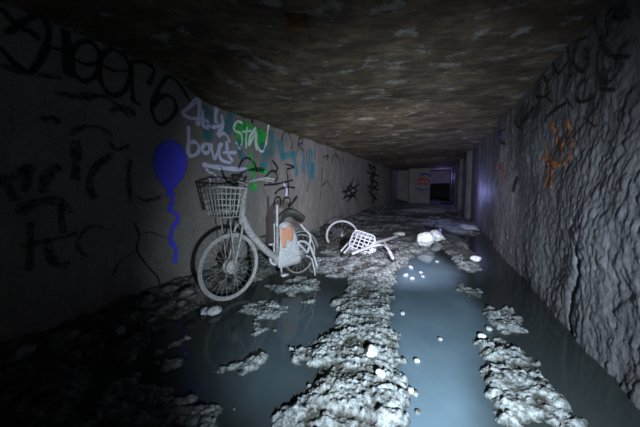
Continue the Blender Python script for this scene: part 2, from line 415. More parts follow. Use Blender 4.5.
# ------------------------------------------------------------------ spray paint on the walls
def conform(wall, y, z, off):
    y = np.asarray(y, float); z = np.asarray(z, float)
    if wall == 'L': return np.stack([wall_l_x(y, z)+off, y, z], -1)
    if wall == 'R': return np.stack([wall_r_x(y, z)-off, y, z], -1)
    return np.stack([y, 0*y+YEND-off, z], -1)     # end wall: y stands for x
def wall_uv(wall, px, py):
    if wall == 'L': p = on_x(px, py, XL+.01); return p.y, p.z, p
    if wall == 'R': p = on_x(px, py, XR-.01); return p.y, p.z, p
    p = on_y(px, py, YEND); return p.x, p.z, p
class Paint:
    def __init__(s, wall): s.w = wall; s.v = []; s.f = []; s.uv = []
    def stroke(s, pts, wpx):
        q = [wall_uv(s.w, *p) for p in pts]
        path = smooth_path([(a, b, 0) for a, b, _ in q], 10)
        dep = (sum((p for *_, p in q), Vector())/len(q)-CP).dot(FW)
        wd = wpx*dep/F_PX*(1.15 if s.w != 'R' else 1.1)
        # resample evenly
        out = [path[0]]; stepl = max(.012, .004*dep)
        for a, b in zip(path, path[1:]):
            d = (b-a).length; k = max(1, int(d/stepl))
            for i in range(1, k+1): out.append(a.lerp(b, i/k))
        n = len(out); cs = (-1, -.5, 0, .5, 1); base = len(s.v)
        for i, p in enumerate(out):
            t = out[min(i+1, n-1)]-out[max(i-1, 0)]
            if t.length < 1e-6: t = Vector((1, 0, 0))
            t.normalize(); nn = Vector((-t.y, t.x, 0))
            ww = wd*.5*(1+.18*math.sin(i*.37+base))
            off = .006+.0004*(len(s.v) % 7) if s.w != 'R' else .012
            row = np.array([[p.x+nn.x*ww*c, p.y+nn.y*ww*c] for c in cs])
            P = conform(s.w, row[:, 0], row[:, 1], off)
            endf = min(1, min(i, n-1-i)/2+.2)
            for P_, c in zip(P, cs): s.v.append(tuple(P_)); s.uv.append((0, (1-abs(c))*endf))
        for i in range(n-1):
            for k in range(4):
                a = base+i*5+k; s.f.append((a, a+1, a+6, a+5))
    def fill(s, pts, step=None, hole=None):
        q = [wall_uv(s.w, *p) for p in pts]; poly = [(a, b) for a, b, _ in q]
        dep = (sum((p for *_, p in q), Vector())/len(q)-CP).dot(FW); step = step or .004*dep
        ya, za = np.array(poly).min(0); yb, zb = np.array(poly).max(0)
        Yg, Zg = np.meshgrid(np.arange(ya-step, yb+step*1.5, step), np.arange(za-step, zb+step*1.5, step))
        sd = poly_sd(Yg, Zg, poly)
        if hole is not None: sd = np.minimum(sd, -poly_sd(Yg, Zg, [wall_uv(s.w, *p)[:2] for p in hole]))
        P = conform(s.w, Yg, Zg, .005 if s.w != 'R' else .011)
        idx = -np.ones(Yg.shape, int); base = len(s.v)
        use = np.zeros(Yg.shape, bool); f = (sd[:-1, :-1] > -step*.2) | (sd[1:, 1:] > -step*.2)
        for i, j in zip(*np.nonzero(f)):
            quad = []
            for a, b in ((i, j), (i, j+1), (i+1, j+1), (i+1, j)):
                if idx[a, b] < 0:
                    idx[a, b] = len(s.v); s.v.append(tuple(P[a, b])); s.uv.append((0, float(np.clip(sd[a, b]/(step*6), 0, 1))))
                quad.append(idx[a, b])
            s.f.append(tuple(quad))
    def build(s, name, mat, label, parent):
        me = bpy.data.meshes.new(name); me.from_pydata(s.v, [], s.f)
        uvl = me.uv_layers.new(name='UVMap'); li = np.zeros(len(me.loops), np.int32); me.loops.foreach_get('vertex_index', li)
        uvl.data.foreach_set('uv', np.array(s.uv, np.float32)[li].reshape(-1))
        o = link(name, me, mat, parent); o['label'] = label; return o
def strokes(wall, name, mat, label, parent, sts, fills=()):
    p = Paint(wall)
    for f in fills: p.fill(f)
    for pts, wd in sts: p.stroke(pts, wd)
    return p.build(name, mat, label, parent)
k2 = lambda pts: crop(0, 0, 2.905, pts)
strokes('L', 'graffiti_lettering', P_BLACK, 'big black spray-painted letters along the top of the wall', wall_left, [
 (k2([(0, 20), (35, 60), (40, 85), (10, 95)]), 5), (k2([(0, 135), (50, 190), (90, 207), (108, 190)]), 5),
 (k2([(108, 42), (75, 60), (60, 80), (95, 95), (112, 118)]), 5.5), (k2([(128, 52), (142, 90), (135, 140), (108, 195)]), 5),
 (k2([(130, 132), (200, 150)]), 3.5), (k2([(190, 85), (198, 150), (204, 225)]), 7.5),
 (k2([(205, 158), (228, 128), (262, 122), (290, 155), (284, 210), (250, 236), (218, 215), (206, 175)]), 4.5), (k2([(206, 165), (250, 188), (292, 180)]), 3),
 (k2([(296, 160), (328, 142), (362, 165), (380, 210), (362, 262), (328, 278), (298, 250), (288, 200), (298, 158)]), 4.5), (k2([(292, 185), (330, 205), (376, 205)]), 3),
 (k2([(380, 180), (420, 182), (446, 208), (428, 248)]), 4), (k2([(376, 180), (382, 240), (386, 292), (408, 304)]), 4),
 (k2([(552, 300), (520, 250), (485, 224), (456, 268), (440, 320), (464, 362), (506, 330), (502, 290), (470, 278), (444, 312)]), 3.6)])
k5 = lambda pts: crop(0, 140, 3.2, pts)
strokes('L', 'graffiti_scrawl', P_FADED, 'faded black scrawled letters low on the dark end of the wall', wall_left, [
 (k5([(0, 115), (25, 150), (50, 195)]), 8), (k5([(30, 125), (92, 90), (75, 168)]), 7), (k5([(195, 85), (160, 100), (142, 130), (138, 172)]), 8),
 (k5([(62, 240), (90, 208), (160, 192), (200, 205), (216, 235)]), 9), (k5([(188, 205), (195, 260), (205, 300)]), 5), (k5([(95, 262), (96, 340), (92, 420)]), 5),
 (k5([(60, 340), (150, 320), (250, 298)]), 4.5), (k5([(150, 325), (165, 380), (190, 400), (225, 398)]), 7),
 (k5([(332, 282), (300, 274), (262, 300), (250, 340), (280, 376)]), 3.2),
 (k5([(240, 0), (245, 60), (240, 130)]), 8), (k5([(366, 42), (318, 75), (285, 130), (300, 190)]), 6), (k5([(420, 60), (412, 120), (418, 205)]), 4),
 (k5([(438, 180), (470, 194), (522, 180)]), 3.5), (k5([(352, 5), (372, 30), (416, 18)]), 4),
 ([(0, 66), (25, 72), (62, 78)], 6), ([(55, 92), (75, 96), (95, 94)], 6), ([(40, 120), (52, 118), (60, 124)], 6), ([(70, 135), (84, 127), (100, 128), (112, 136)], 4), ([(110, 112), (124, 108), (135, 116)], 6), ([(86, 100), (100, 96), (115, 104), (130, 118)], 4)])
strokes('L', 'graffiti_crack', P_CRACK, 'dark crack branching down the wall near its foot', wall_left, [
 ([(133, 222), (139, 236), (137, 250), (148, 266), (158, 278), (160, 290)], 1.4), ([(139, 236), (150, 232), (166, 238)], .8), ([(137, 250), (120, 262), (112, 276)], .8)])
strokes('L', 'graffiti_balloon', P_BLUE, 'blue spray-painted balloon with a wavy string', wall_left,
 [([(170, 192), (173, 201), (170, 209), (178, 217), (173, 228), (171, 240), (176, 250), (175, 263)], 4.2), ([(166, 196), (171, 191), (176, 196)], 2.5)],
 [[(169, 139.5), (177, 141), (183, 147), (187, 156), (187.5, 167), (184, 178), (178, 186), (172, 193), (168, 193), (163, 187), (157, 178), (152.5, 167), (152.5, 156), (156, 147), (162, 141)]])
bl = bpy.data.objects['graffiti_balloon']
k6 = lambda pts: crop(180, 90, 5.69, pts)
strokes('L', 'graffiti_patch', P_GREEN, 'green spray-painted cloud behind the white word', wall_left,
 [([(251, 152), (253, 170), (252, 186)], 4), ([(246, 168), (256, 170), (267, 172)], 4)],
 [[(233, 124), (240, 118), (248, 122), (256, 126), (266, 130), (269, 140), (262, 147), (254, 144), (246, 146), (238, 142), (233, 134)], [(248, 185), (253, 182), (258, 184), (257, 190), (251, 193)]])
k7 = lambda pts: crop(270, 120, 5.34, pts)
strokes('L', 'graffiti_patch', P_TEAL, 'teal spray-painted blocks and drips', wall_left,
 [([(207, 106), (209, 122), (207, 140)], 10.50), ([(232, 112), (229, 124), (226, 134)], 9.00), ([(238, 140), (240, 152), (244, 160)], 9.00), ([(262, 142), (266, 156), (262, 170)], 9.00),
  (k7([(10, 55), (16, 120), (12, 190)]), 6.75), (k7([(50, 105), (62, 160), (78, 215)]), 10.50), (k7([(120, 170), (132, 200), (148, 300)]), 7.50), (k7([(180, 175), (184, 230), (186, 285)]), 6.75), (k7([(222, 160), (214, 215), (230, 315)]), 9.00), (k7([(236, 230), (226, 280), (220, 315)]), 7.50), (k7([(60, 200), (110, 185), (150, 175)]), 6.00)])
strokes('L', 'graffiti_lettering', P_WHITE, 'pale violet handwritten words in two lines with an underline', wall_left, [
 (k6([(98, 42), (108, 110), (96, 205)]), 5.22), (k6([(98, 45), (55, 92), (10, 132), (60, 162), (130, 158)]), 4.35),
 (k6([(132, 112), (128, 170), (132, 205), (155, 212), (160, 188), (136, 168)]), 4.35), (k6([(210, 102), (200, 150), (205, 190)]), 4.35), (k6([(165, 208), (200, 210), (250, 192)]), 3.77), (k6([(236, 138), (238, 200), (205, 262)]), 4.06),
 (k6([(45, 205), (48, 290), (45, 372)]), 4.35), (k6([(45, 300), (88, 298), (108, 335), (84, 370), (45, 374)]), 4.06),
 (k6([(140, 305), (165, 315), (162, 350), (138, 358), (124, 332), (140, 305)]), 3.77), (k6([(172, 302), (182, 355), (196, 390), (215, 345), (222, 310)]), 3.77), (k6([(222, 310), (240, 312)]), 3.48),
 (k6([(215, 268), (235, 248), (262, 258), (282, 300)]), 3.48), (k6([(228, 300), (222, 360), (240, 400), (290, 415)]), 3.62), (k6([(262, 288), (268, 350), (300, 408)]), 4.06), (k6([(238, 356), (320, 356)]), 3.77),
 ([(201, 164.5), (222, 168), (249, 170)], 4.64), ([(205, 168.5), (209, 172.5), (213, 173)], 2.32), ([(207, 178), (211, 180), (209, 184)], 2.03), ([(214, 174), (218, 178), (222, 177)], 2.03), ([(283, 183), (287, 190), (286, 196)], 2.90)])
strokes('L', 'graffiti_lettering', P_STAY, 'white handwritten word over the green cloud', wall_left, [
 (k6([(356, 190), (330, 178), (306, 205), (310, 232), (345, 250), (352, 300), (335, 332), (314, 290)]), 2.70), (k6([(386, 210), (378, 270), (378, 332)]), 2.40), (k6([(352, 238), (410, 232)]), 2.10),
 (k6([(432, 212), (402, 262), (392, 312), (420, 262), (432, 240), (428, 300), (436, 346)]), 2.55), (k6([(436, 250), (440, 320), (468, 350), (492, 300), (506, 196)]), 2.55)])
strokes('L', 'graffiti_tag', P_BLACK, 'black spray-painted loops and tags around the handlebar', wall_left, [
 ([(220, 166), (225, 178), (232, 184), (240, 182), (247, 176)], 2.34), ([(238, 170), (242, 161), (248, 158), (254, 163), (257, 172)], 2.34),
 ([(263, 181), (269, 172), (275, 172), (277, 179), (268, 183)], 2.34), ([(264, 185), (276, 184), (294, 180)], 2.08), ([(272, 160), (278, 168), (275, 172)], 2.60), ([(286, 164), (295, 167), (287, 169)], 2.08), ([(287, 170), (288, 182), (289, 196)], 1.95),
 ([(274, 194), (280, 189), (288, 187), (296, 188)], 2.34), ([(273, 206), (275, 198), (280, 198), (281, 206)], 2.08), ([(283, 205), (285, 198), (290, 199), (289, 208)], 2.08), ([(288, 206), (293, 202), (298, 196)], 3.12), ([(252, 114), (246, 110), (243, 118)], 2.08), ([(253, 112), (252, 124)], 2.08)])
strokes('L', 'graffiti_tag', P_FADED, 'thin dark outlined letters along the middle of the wall', wall_left, [
 (k7([(62, 115), (68, 75), (92, 62), (112, 95), (122, 135), (108, 160)]), 1.82), (k7([(150, 168), (155, 105), (178, 95), (172, 125), (152, 132), (186, 168)]), 1.82),
 (k7([(200, 165), (196, 200), (205, 250), (210, 330), (200, 385)]), 1.40), (k7([(245, 150), (240, 215)]), 1.40), (k7([(285, 200), (310, 190), (300, 215)]), 2.24), (k7([(325, 230), (345, 185), (370, 205), (382, 260)]), 1.96), (k7([(280, 250), (275, 330), (272, 420)]), 1.68), (k7([(272, 360), (305, 330), (335, 375)]), 1.54), (k7([(385, 195), (395, 245)]), 1.82)])
strokes('L', 'graffiti_tag', P_BLACK, 'dense black tag far along the left wall', wall_left, [
 ([(347, 186), (352, 196), (346, 202)], 1.7), ([(354, 178), (351, 190), (357, 200)], 2), ([(342, 192), (350, 190), (360, 184)], 2), ([(344, 198), (352, 194), (358, 190)], 2),
 ([(341, 183), (345, 192)], 1.2), ([(345, 190), (350, 197), (356, 192), (351, 186), (347, 194)], 2.2), ([(349, 199), (355, 196), (357, 205)], 1.6), ([(352, 182), (347, 190), (343, 200)], 1.4), ([(358, 176), (356, 188)], 1.2)])
strokes('L', 'graffiti_tag', P_BLACK, 'tall black tag farthest along the left wall', wall_left, [
 ([(368, 164), (376, 170), (370, 178), (378, 184), (370, 192), (377, 200)], 2.4), ([(373, 162), (372, 182), (374, 204)], 2), ([(367, 172), (379, 176)], 2), ([(367, 186), (379, 190)], 2), ([(380, 166), (379, 186)], 1.2), ([(369, 166), (374, 176), (369, 190), (374, 196)], 2.2), ([(376, 174), (371, 181), (377, 190), (372, 204)], 1.8)])
k8 = lambda pts: crop(520, 80, 3.885, pts); k3 = lambda pts: crop(420, 0, 2.905, pts)
strokes('R', 'graffiti_scribble', P_ORANGE, 'orange spray-painted scribble on the rough wall', wall_right, [
 (k8([(118, 165), (130, 215), (118, 290), (126, 360), (128, 425)]), 4.68), (k8([(180, 145), (186, 200), (160, 250), (166, 300)]), 4.16), (k8([(204, 225), (202, 275), (166, 325), (120, 332)]), 4.42),
 (k8([(84, 296), (112, 350), (98, 425)]), 4.16), (k8([(92, 240), (106, 300), (150, 330)]), 3.38)])
strokes('R', 'graffiti_lettering', P_BLACK, 'large black scribbled letters high on the rough wall', wall_right, [
 (k8([(172, 90), (122, 128), (100, 162)]), 2.88), (k8([(212, 62), (230, 86), (262, 76), (284, 56)]), 2.52), (k8([(52, 100), (32, 150), (0, 168)]), 2.16), (k8([(70, 60), (80, 110), (60, 150)]), 2.16),
 (k3([(402, 130), (385, 170), (400, 212), (424, 180)]), 2.88), (k3([(482, 108), (450, 128), (440, 180), (460, 212), (486, 180), (470, 140)]), 2.88), (k3([(352, 236), (340, 280), (380, 272), (362, 218)]), 2.16),
 (k3([(332, 308), (300, 352)]), 2.52), (k3([(418, 298), (378, 332)]), 2.88), (k3([(508, 50), (515, 110), (556, 158), (604, 166)]), 3.60), (k3([(545, 195), (520, 255), (562, 262)]), 3.60), (k3([(482, 60), (440, 98), (410, 110)]), 3.60), (k3([(470, 228), (450, 258), (456, 296), (492, 288)]), 2.88),
 (k3([(600, 60), (570, 40), (590, 20), (620, 50)]), 3.60), (k3([(425, 130), (432, 190), (425, 240)]), 2.52),
 (k3([(395, 200), (372, 262), (388, 300)]), 2.2), (k3([(440, 210), (420, 270), (440, 320)]), 2.2), (k3([(300, 300), (278, 352), (296, 372), (318, 330)]), 2.2), (k3([(345, 300), (330, 350)]), 2.2), (k3([(250, 372), (232, 400), (250, 420)]), 2),
 (k3([(520, 130), (505, 180), (525, 240), (560, 230), (590, 180)]), 3), (k3([(610, 110), (580, 150), (570, 200)]), 3), (k3([(500, 300), (480, 340), (505, 370)]), 2.2), (k3([(560, 20), (540, 60), (560, 100)]), 3)])
strokes('R', 'graffiti_patch', P_DBLUE, 'dark blue spray-painted patch at the edge of the rough wall', wall_right, [([(499, 128), (500, 142), (499, 158)], 4), ([(503, 130), (504, 146)], 3)])
strokes('R', 'graffiti_patch', P_BLACK, 'small dark notch painted as shade on the rough wall left of the orange scribble', wall_right, [([(515, 177), (513.5, 184), (512, 192)], 7)])  # black stroke stands in for the dark of a notch, not graffiti
strokes('R', 'graffiti_patch', P_RED, 'red spray-painted patch at the edge of the rough wall', wall_right, [([(501, 162), (503, 172), (503, 181)], 3)])
strokes('E', 'graffiti_patch', P_RED, 'red scribble on the distant end wall', wall_end, [([(417, 181), (424, 178), (430, 182)], 2), ([(416, 184), (429, 184)], 1.4), ([(419, 186), (423, 179), (427, 186)], 1), ([(414, 180), (418, 184), (421, 181)], 1)])
strokes('E', 'graffiti_patch', P_DBLUE, 'blue scribble on the distant end wall', wall_end, [([(420, 175), (426, 174), (431, 176)], 2.5), ([(415, 187), (422, 190), (430, 188)], 1.6)])
for o in list(bpy.data.objects):
    if o.name.startswith('graffiti_crack'): o.name = 'crack'

# ------------------------------------------------------------------ bicycle parts
def circle_pts(c, r, axis_u, axis_v, n): return [Vector(c)+axis_u*(r*math.cos(2*math.pi*k/n))+axis_v*(r*math.sin(2*math.pi*k/n)) for k in range(n)]
XV, YV, ZV = Vector((1, 0, 0)), Vector((0, 1, 0)), Vector((0, 0, 1))
def lathe_y(bm, prof, c, seg=20):
    """profile of (radius, y) turned about the local y axis through c"""
    rings = [[bm.verts.new(Vector(c)+Vector((r*math.cos(2*math.pi*k/seg), y, r*math.sin(2*math.pi*k/seg)))) for k in range(seg)] for r, y in prof]
    for A, B in zip(rings, rings[1:]):
        for k in range(seg): bm.faces.new((A[k], A[(k+1) % seg], B[(k+1) % seg], B[k]))
    bm.faces.new(rings[0][::-1]); bm.faces.new(rings[-1])
def make_wheel(name, parent, R, mats, loc, nsp=24, hub_r=.05, hub_w=.05, sp_r=.0017):
    """wheel in the local xz plane about its hub; rim is the part, tyre hub and spokes hang from it"""
    bm = bmesh.new()
    tube(bm, circle_pts((0, 0, 0), R-.036, XV, ZV, 56), .010, 8, True)
    rim = bm_obj(name, bm, mats[0], parent); rim.location = loc
    bm = bmesh.new(); tube(bm, circle_pts((0, 0, 0), R-.016, XV, ZV, 64), .016, 10, True)
    bm_obj('tyre', bm, mats[1], rim)
    bm = bmesh.new()
    lathe_y(bm, [(.012, -hub_w-.03), (.014, -hub_w), (hub_r*.95, -hub_w), (hub_r, -hub_w*.6), (hub_r*.8, -hub_w*.4), (hub_r*.8, hub_w*.4), (hub_r, hub_w*.6), (hub_r*.95, hub_w), (.014, hub_w), (.012, hub_w+.03)], (0, 0, 0))
    bm_obj('hub', bm, mats[0], rim)
    for k in range(nsp):
        a = 2*math.pi*k/nsp; sd = 1 if k % 2 else -1; b = a+(.55 if (k//2) % 2 else -.55)
        bm = bmesh.new(); tube(bm, [(hub_r*.9*math.cos(b), sd*hub_w*.7, hub_r*.9*math.sin(b)), ((R-.05)*math.cos(a), 0, (R-.05)*math.sin(a))], sp_r, 4)
        bm_obj('spoke', bm, mats[2], rim)
    return rim
def make_basket(parent, mat, loc=(0, 0, 0), w0=.20, w1=.30, d0=.18, d1=.27, hgt=.25, wr=.0035, n=8, rows=5):
    """wire basket: floor at local z=0, wider at its rim; wires of the mesh are its surface pattern, the rim is a part"""
    def corner(t):
        w_, d_ = (w0+(w1-w0)*t)/2, (d0+(d1-d0)*t)/2
        out = []
        for (ax, ay), (bx, by) in ((( d_, -w_), (d_, w_)), ((d_, w_), (-d_, w_)), ((-d_, w_), (-d_, -w_)), ((-d_, -w_), (d_, -w_))):
            for k in range(n): out.append((ax+(bx-ax)*k/n, ay+(by-ay)*k/n))
        # round the corners a little
        m = len(out); return [((out[i-1][0]+2*out[i][0]+out[(i+1) % m][0])/4, (out[i-1][1]+2*out[i][1]+out[(i+1) % m][1])/4) for i in range(m)]
    bm = bmesh.new()
    lo, hi = corner(0), corner(1)
    for r in range(rows):
        t = r/rows; tube(bm, [Vector((x, y, hgt*t)) for x, y in corner(t)], wr*.9, 5, True)
    for i in range(len(lo)): tube(bm, [(lo[i][0], lo[i][1], 0), (hi[i][0], hi[i][1], hgt)], wr*.9, 5)
    for k in range(1, n):
        tube(bm, [(lo[k][0], lo[k][1], 0), (lo[3*n-k][0], lo[3*n-k][1], 0)], wr*.9, 5)
        tube(bm, [(lo[n+k][0], lo[n+k][1], 0), (lo[(4*n-k) % (4*n)][0], lo[(4*n-k) % (4*n)][1], 0)], wr*.9, 5)
    b = bm_obj('basket', bm, mat, parent); b.location = loc
    bm = bmesh.new(); tube(bm, [Vector((x, y, hgt)) for x, y in hi], wr*2.0, 7, True); bm_obj('basket_rim', bm, mat, b)
    return b
def bar(name, pts, r, mat, parent, sub=6, seg=10, r_end=None):
    bm = bmesh.new(); tube(bm, smooth_path(pts, sub), r, seg, r_end=r_end); return bm_obj(name, bm, mat, parent)
def rbox(name, size, loc, mat, parent, bev=.01, rot=None):
    bm = bmesh.new(); bmesh.ops.create_cube(bm, size=1)
    for v in bm.verts: v.co = Vector((v.co.x*size[0], v.co.y*size[1], v.co.z*size[2]))
    bmesh.ops.bevel(bm, geom=bm.edges[:], offset=bev, segments=3, affect='EDGES')
    o = bm_obj(name, bm, mat, parent); o.location = loc
    if rot: o.rotation_euler = rot
    return o

# ------------------------------------------------------------------ the standing bicycle: x forward, y left, z up, origin under the rear hub
def standing_bicycle():
    rear = Vector((-1.60, 2.74, .02)); front = Vector((-1.965, 1.80, .02))
    root = empty('bicycle', rear)
    d = front-rear; root.rotation_euler = (0, 0, math.atan2(d.y, d.x))
    tag(root, 'silt-caked step-through bicycle with wire basket standing by the left wall', 'bicycle')
    WB, R = d.length, .355; RR = .29; RXo = .06
    HX_, HZ = WB-.33, .86                       # lower end of head tube
    fr = bmesh.new()
    head_lo, head_hi = Vector((.855, 0, .80)), Vector((.805, 0, .98))
    bb = Vector((.41, 0, .295))
    tube(fr, [head_lo, head_hi], .030, 12)
    tube(fr, smooth_path([head_lo+Vector((-.02, 0, .07)), (.76, 0, .69), (.68, 0, .575), (.55, 0, .42), bb], 6), .042, 12)
    tube(fr, [bb, (.395, 0, .70)], .020, 12)     # seat tube
    lathe_y(fr, [(.05, -.045), (.06, -.04), (.06, .04), (.05, .045)], bb, 16)
    for s in (-1, 1):
        tube(fr, smooth_path([bb+Vector((-.02, s*.03, 0)), (.25, s*.06, .30), (RXo, s*.065, RR)], 4), .014, 8)
        tube(fr, smooth_path([(.395, s*.02, .62), (.22, s*.06, .46), (RXo, s*.065, RR)], 4), .012, 8)
    bm_obj('frame', fr, M_SILT, root)
    # steering
    hub = Vector((WB, 0, R))
    fk = bmesh.new()
    for s in (-1, 1): tube(fk, smooth_path([head_lo+Vector((0, s*.02, -.005)), head_lo+Vector((.03, s*.062, -.06)), hub+Vector((-.06, s*.062, .18)), hub+Vector((0, s*.062, 0))], 6), .014, 9, r_end=.010)
    tube(fk, [head_lo+Vector((.0, -.03, -.01)), head_lo+Vector((0, .03, -.01))], .018, 8)
    bm_obj('fork', fk, M_SILT, root)
    make_wheel('front_wheel', root, R, (M_TYRE, M_TYRE, M_WIRE), hub, 28, .078, .045)
    top = Vector((.755, 0, 1.225))
    bar('stem', [head_hi, top], .015, M_SILT, root)
    hb = bar('handlebar', [top+Vector((-.17, .26, .035)), top+Vector((-.08, .22, .045)), top+Vector((.02, .12, .02)), top, top+Vector((.02, -.12, .02)), top+Vector((-.08, -.22, .045)), top+Vector((-.17, -.26, .035))], .0125, M_SILT, root)
    for s in (-1, 1):
        bar('grip', [top+Vector((-.20, s*.235, .033)), top+Vector((-.09, s*.23, .045))], .019, M_SILT, hb)
        bar('brake_lever', [top+Vector((-.03, s*.20, .03)), top+Vector((-.06, s*.235, .02)), top+Vector((-.15, s*.29, .0))], .006, M_SILT, hb)
    bk = make_basket(root, M_WIRE, (WB+.035, 0, .89), .29, .39, .21, .32, .285, .0055, 6, 5)
    bk.rotation_euler = (0, math.radians(-4), 0)
    st = bmesh.new()
    for s in (-1, 1): tube(st, [(WB+.03, s*.08, .90), hub+Vector((0, s*.075, 0))], .006, 7)
    tube(st, [(WB-.09, 0, .91), head_hi+Vector((.02, 0, -.06))], .012, 8)
    bm_obj('basket_stay', st, M_SILT, root)
    # the bars and wheel are turned a little
    Mp = Matrix.Translation((.83, 0, 0)) @ Matrix.Rotation(math.radians(11), 4, 'Z') @ Matrix.Translation((-.83, 0, 0))
    for o in root.children:
        if o.name.split('.')[0] in ('fork', 'front_wheel', 'stem', 'handlebar', 'basket', 'basket_stay'): o.matrix_basis = Mp @ o.matrix_basis
    # rear end
    make_wheel('rear_wheel', root, RR, (M_SILT, M_BLACK, M_WIRE), (RXo, 0, RR), 20, .06, .045)
    fd = bmesh.new(); N = 18; rows = []
    for i in range(N+1):
        a = math.radians(200-170*i/N) if False else math.radians(10+165*i/N)
        rows.append([fd.verts.new((RXo+(RR+.02-ab*ab*8)*math.cos(a), ab, RR+(RR+.02-ab*ab*8)*math.sin(a))) for ab in (-.035, -.018, 0, .018, .035)])
    for A, B in zip(rows, rows[1:]):
        for k in range(4): fd.faces.new((A[k], A[k+1], B[k+1], B[k]))
    fo = bm_obj('rear_mudguard', fd, M_SILT, root)
    m = fo.modifiers.new('s', 'SOLIDIFY'); m.thickness = .004
    for s in (1, -1):                           # skirt guards each side of the rear wheel
        def shell(pts, y, bulge):
            g = bmesh.new(); P_ = smooth_path([(x, s*y, z) for x, z in pts]+[(pts[0][0], s*y, pts[0][1])], 4)[:-1]
            c = sum(P_, Vector())/len(P_); rings = []
            for k, b in ((1, 0), (.8, .7), (.45, 1)): rings.append([g.verts.new(c+(p-c)*k+Vector((0, s*bulge*b, 0))) for p in P_])
            for A, B in zip(rings, rings[1:]):
                for k in range(len(A)): g.faces.new((A[k], A[(k+1) % len(A)], B[(k+1) % len(A)], B[k]))
            g.faces.new(rings[-1]); return g
        go = bm_obj('skirt_guard', shell([(.405, .72), (.36, .75), (.27, .74), (.20, .68), (.13, .50), (.09, .30), (.10, .20), (.24, .19), (.43, .20), (.44, .30), (.41, .50)], .066, .012), M_SILTW, root)
        mm = go.modifiers.new('s', 'SOLIDIFY'); mm.thickness = .004
        po = bm_obj('orange_panel', shell([(.395, .70), (.34, .67), (.26, .71), (.215, .62), (.24, .50), (.31, .53), (.34, .44), (.39, .47)], .078, .006), M_ORANGE, go); po['label'] = 'orange panel smeared with silt'
        mm = po.modifiers.new('s', 'SOLIDIFY'); mm.thickness = .006; mm.offset = 0
    bar('seat_post', [(.395, 0, .68), (.383, 0, .965)], .016, M_SILTW, root)
    # saddle
    sb = bmesh.new(); secs = []
    for t in [i/14 for i in range(15)]:
        x = .375-.36*t; wdt = .028+.085*sstep(.25, .85, t); hgt = .80+.10*math.sin(min(1, t*1.15)*2.6)-.07*t*t
        if t in (0, 1): wdt *= .5
        secs.append([sb.verts.new((x, wdt*math.cos(a), hgt+(.028 if math.sin(a) > 0 else .085)*math.sin(a))) for a in [2*math.pi*k/14 for k in range(14)]])
    for A, B in zip(secs, secs[1:]):
        for k in range(14): sb.faces.new((A[k], A[(k+1) % 14], B[(k+1) % 14], B[k]))
    sb.faces.new(secs[0]); sb.faces.new(secs[-1][::-1])
    so = bm_obj('saddle', sb, M_BLACK, root); so['label'] = 'black saddle'
    # drive
    cr = bmesh.new(); lathe_y(cr, [(.085, -.052), (.09, -.05), (.09, -.044), (.085, -.042)], bb, 24)
    tube(cr, [bb+Vector((0, -.06, 0)), bb+Vector((0, .06, 0))], .013, 8)
    tube(cr, [bb+Vector((0, .06, 0)), bb+Vector((.0, .078, -.165))], .012, 8); tube(cr, [bb+Vector((0, -.06, 0)), bb+Vector((0, -.075, .165))], .012, 8)
    co = bm_obj('crank', cr, M_SILTW, root)
    rbox('pedal', (.09, .085, .022), bb+Vector((0, .13, -.168)), M_SILTW, co, .006); rbox('pedal', (.09, .085, .022), bb+Vector((0, -.125, .168)), M_SILTW, co, .006)
    rbox('chain_case', (.44, .025, .085), (.21, -.07, .30), M_SILT, root, .012)
    bar('kickstand', [(.02, .075, RR-.02), (-.06, .10, .20), (-.05, .17, .0)], .010, M_SILTW, root)
    bar('rear_stand', [(.0, .075, RR+.01), (.10, .11, .40), (.17, .11, .475), (.08, .11, .475), (-.017, .11, .40), (-.082, .11, .26), (-.14, .11, .09)], .017, M_SILTW, root, 6)
    bar('mudguard_stay', [(.10, .085, .70), (.041, .085, .627), (-.057, .085, .52), (-.03, .085, .38), (0, .085, .31)], .015, M_SILTW, root, 6)
    return root
standing_bicycle()

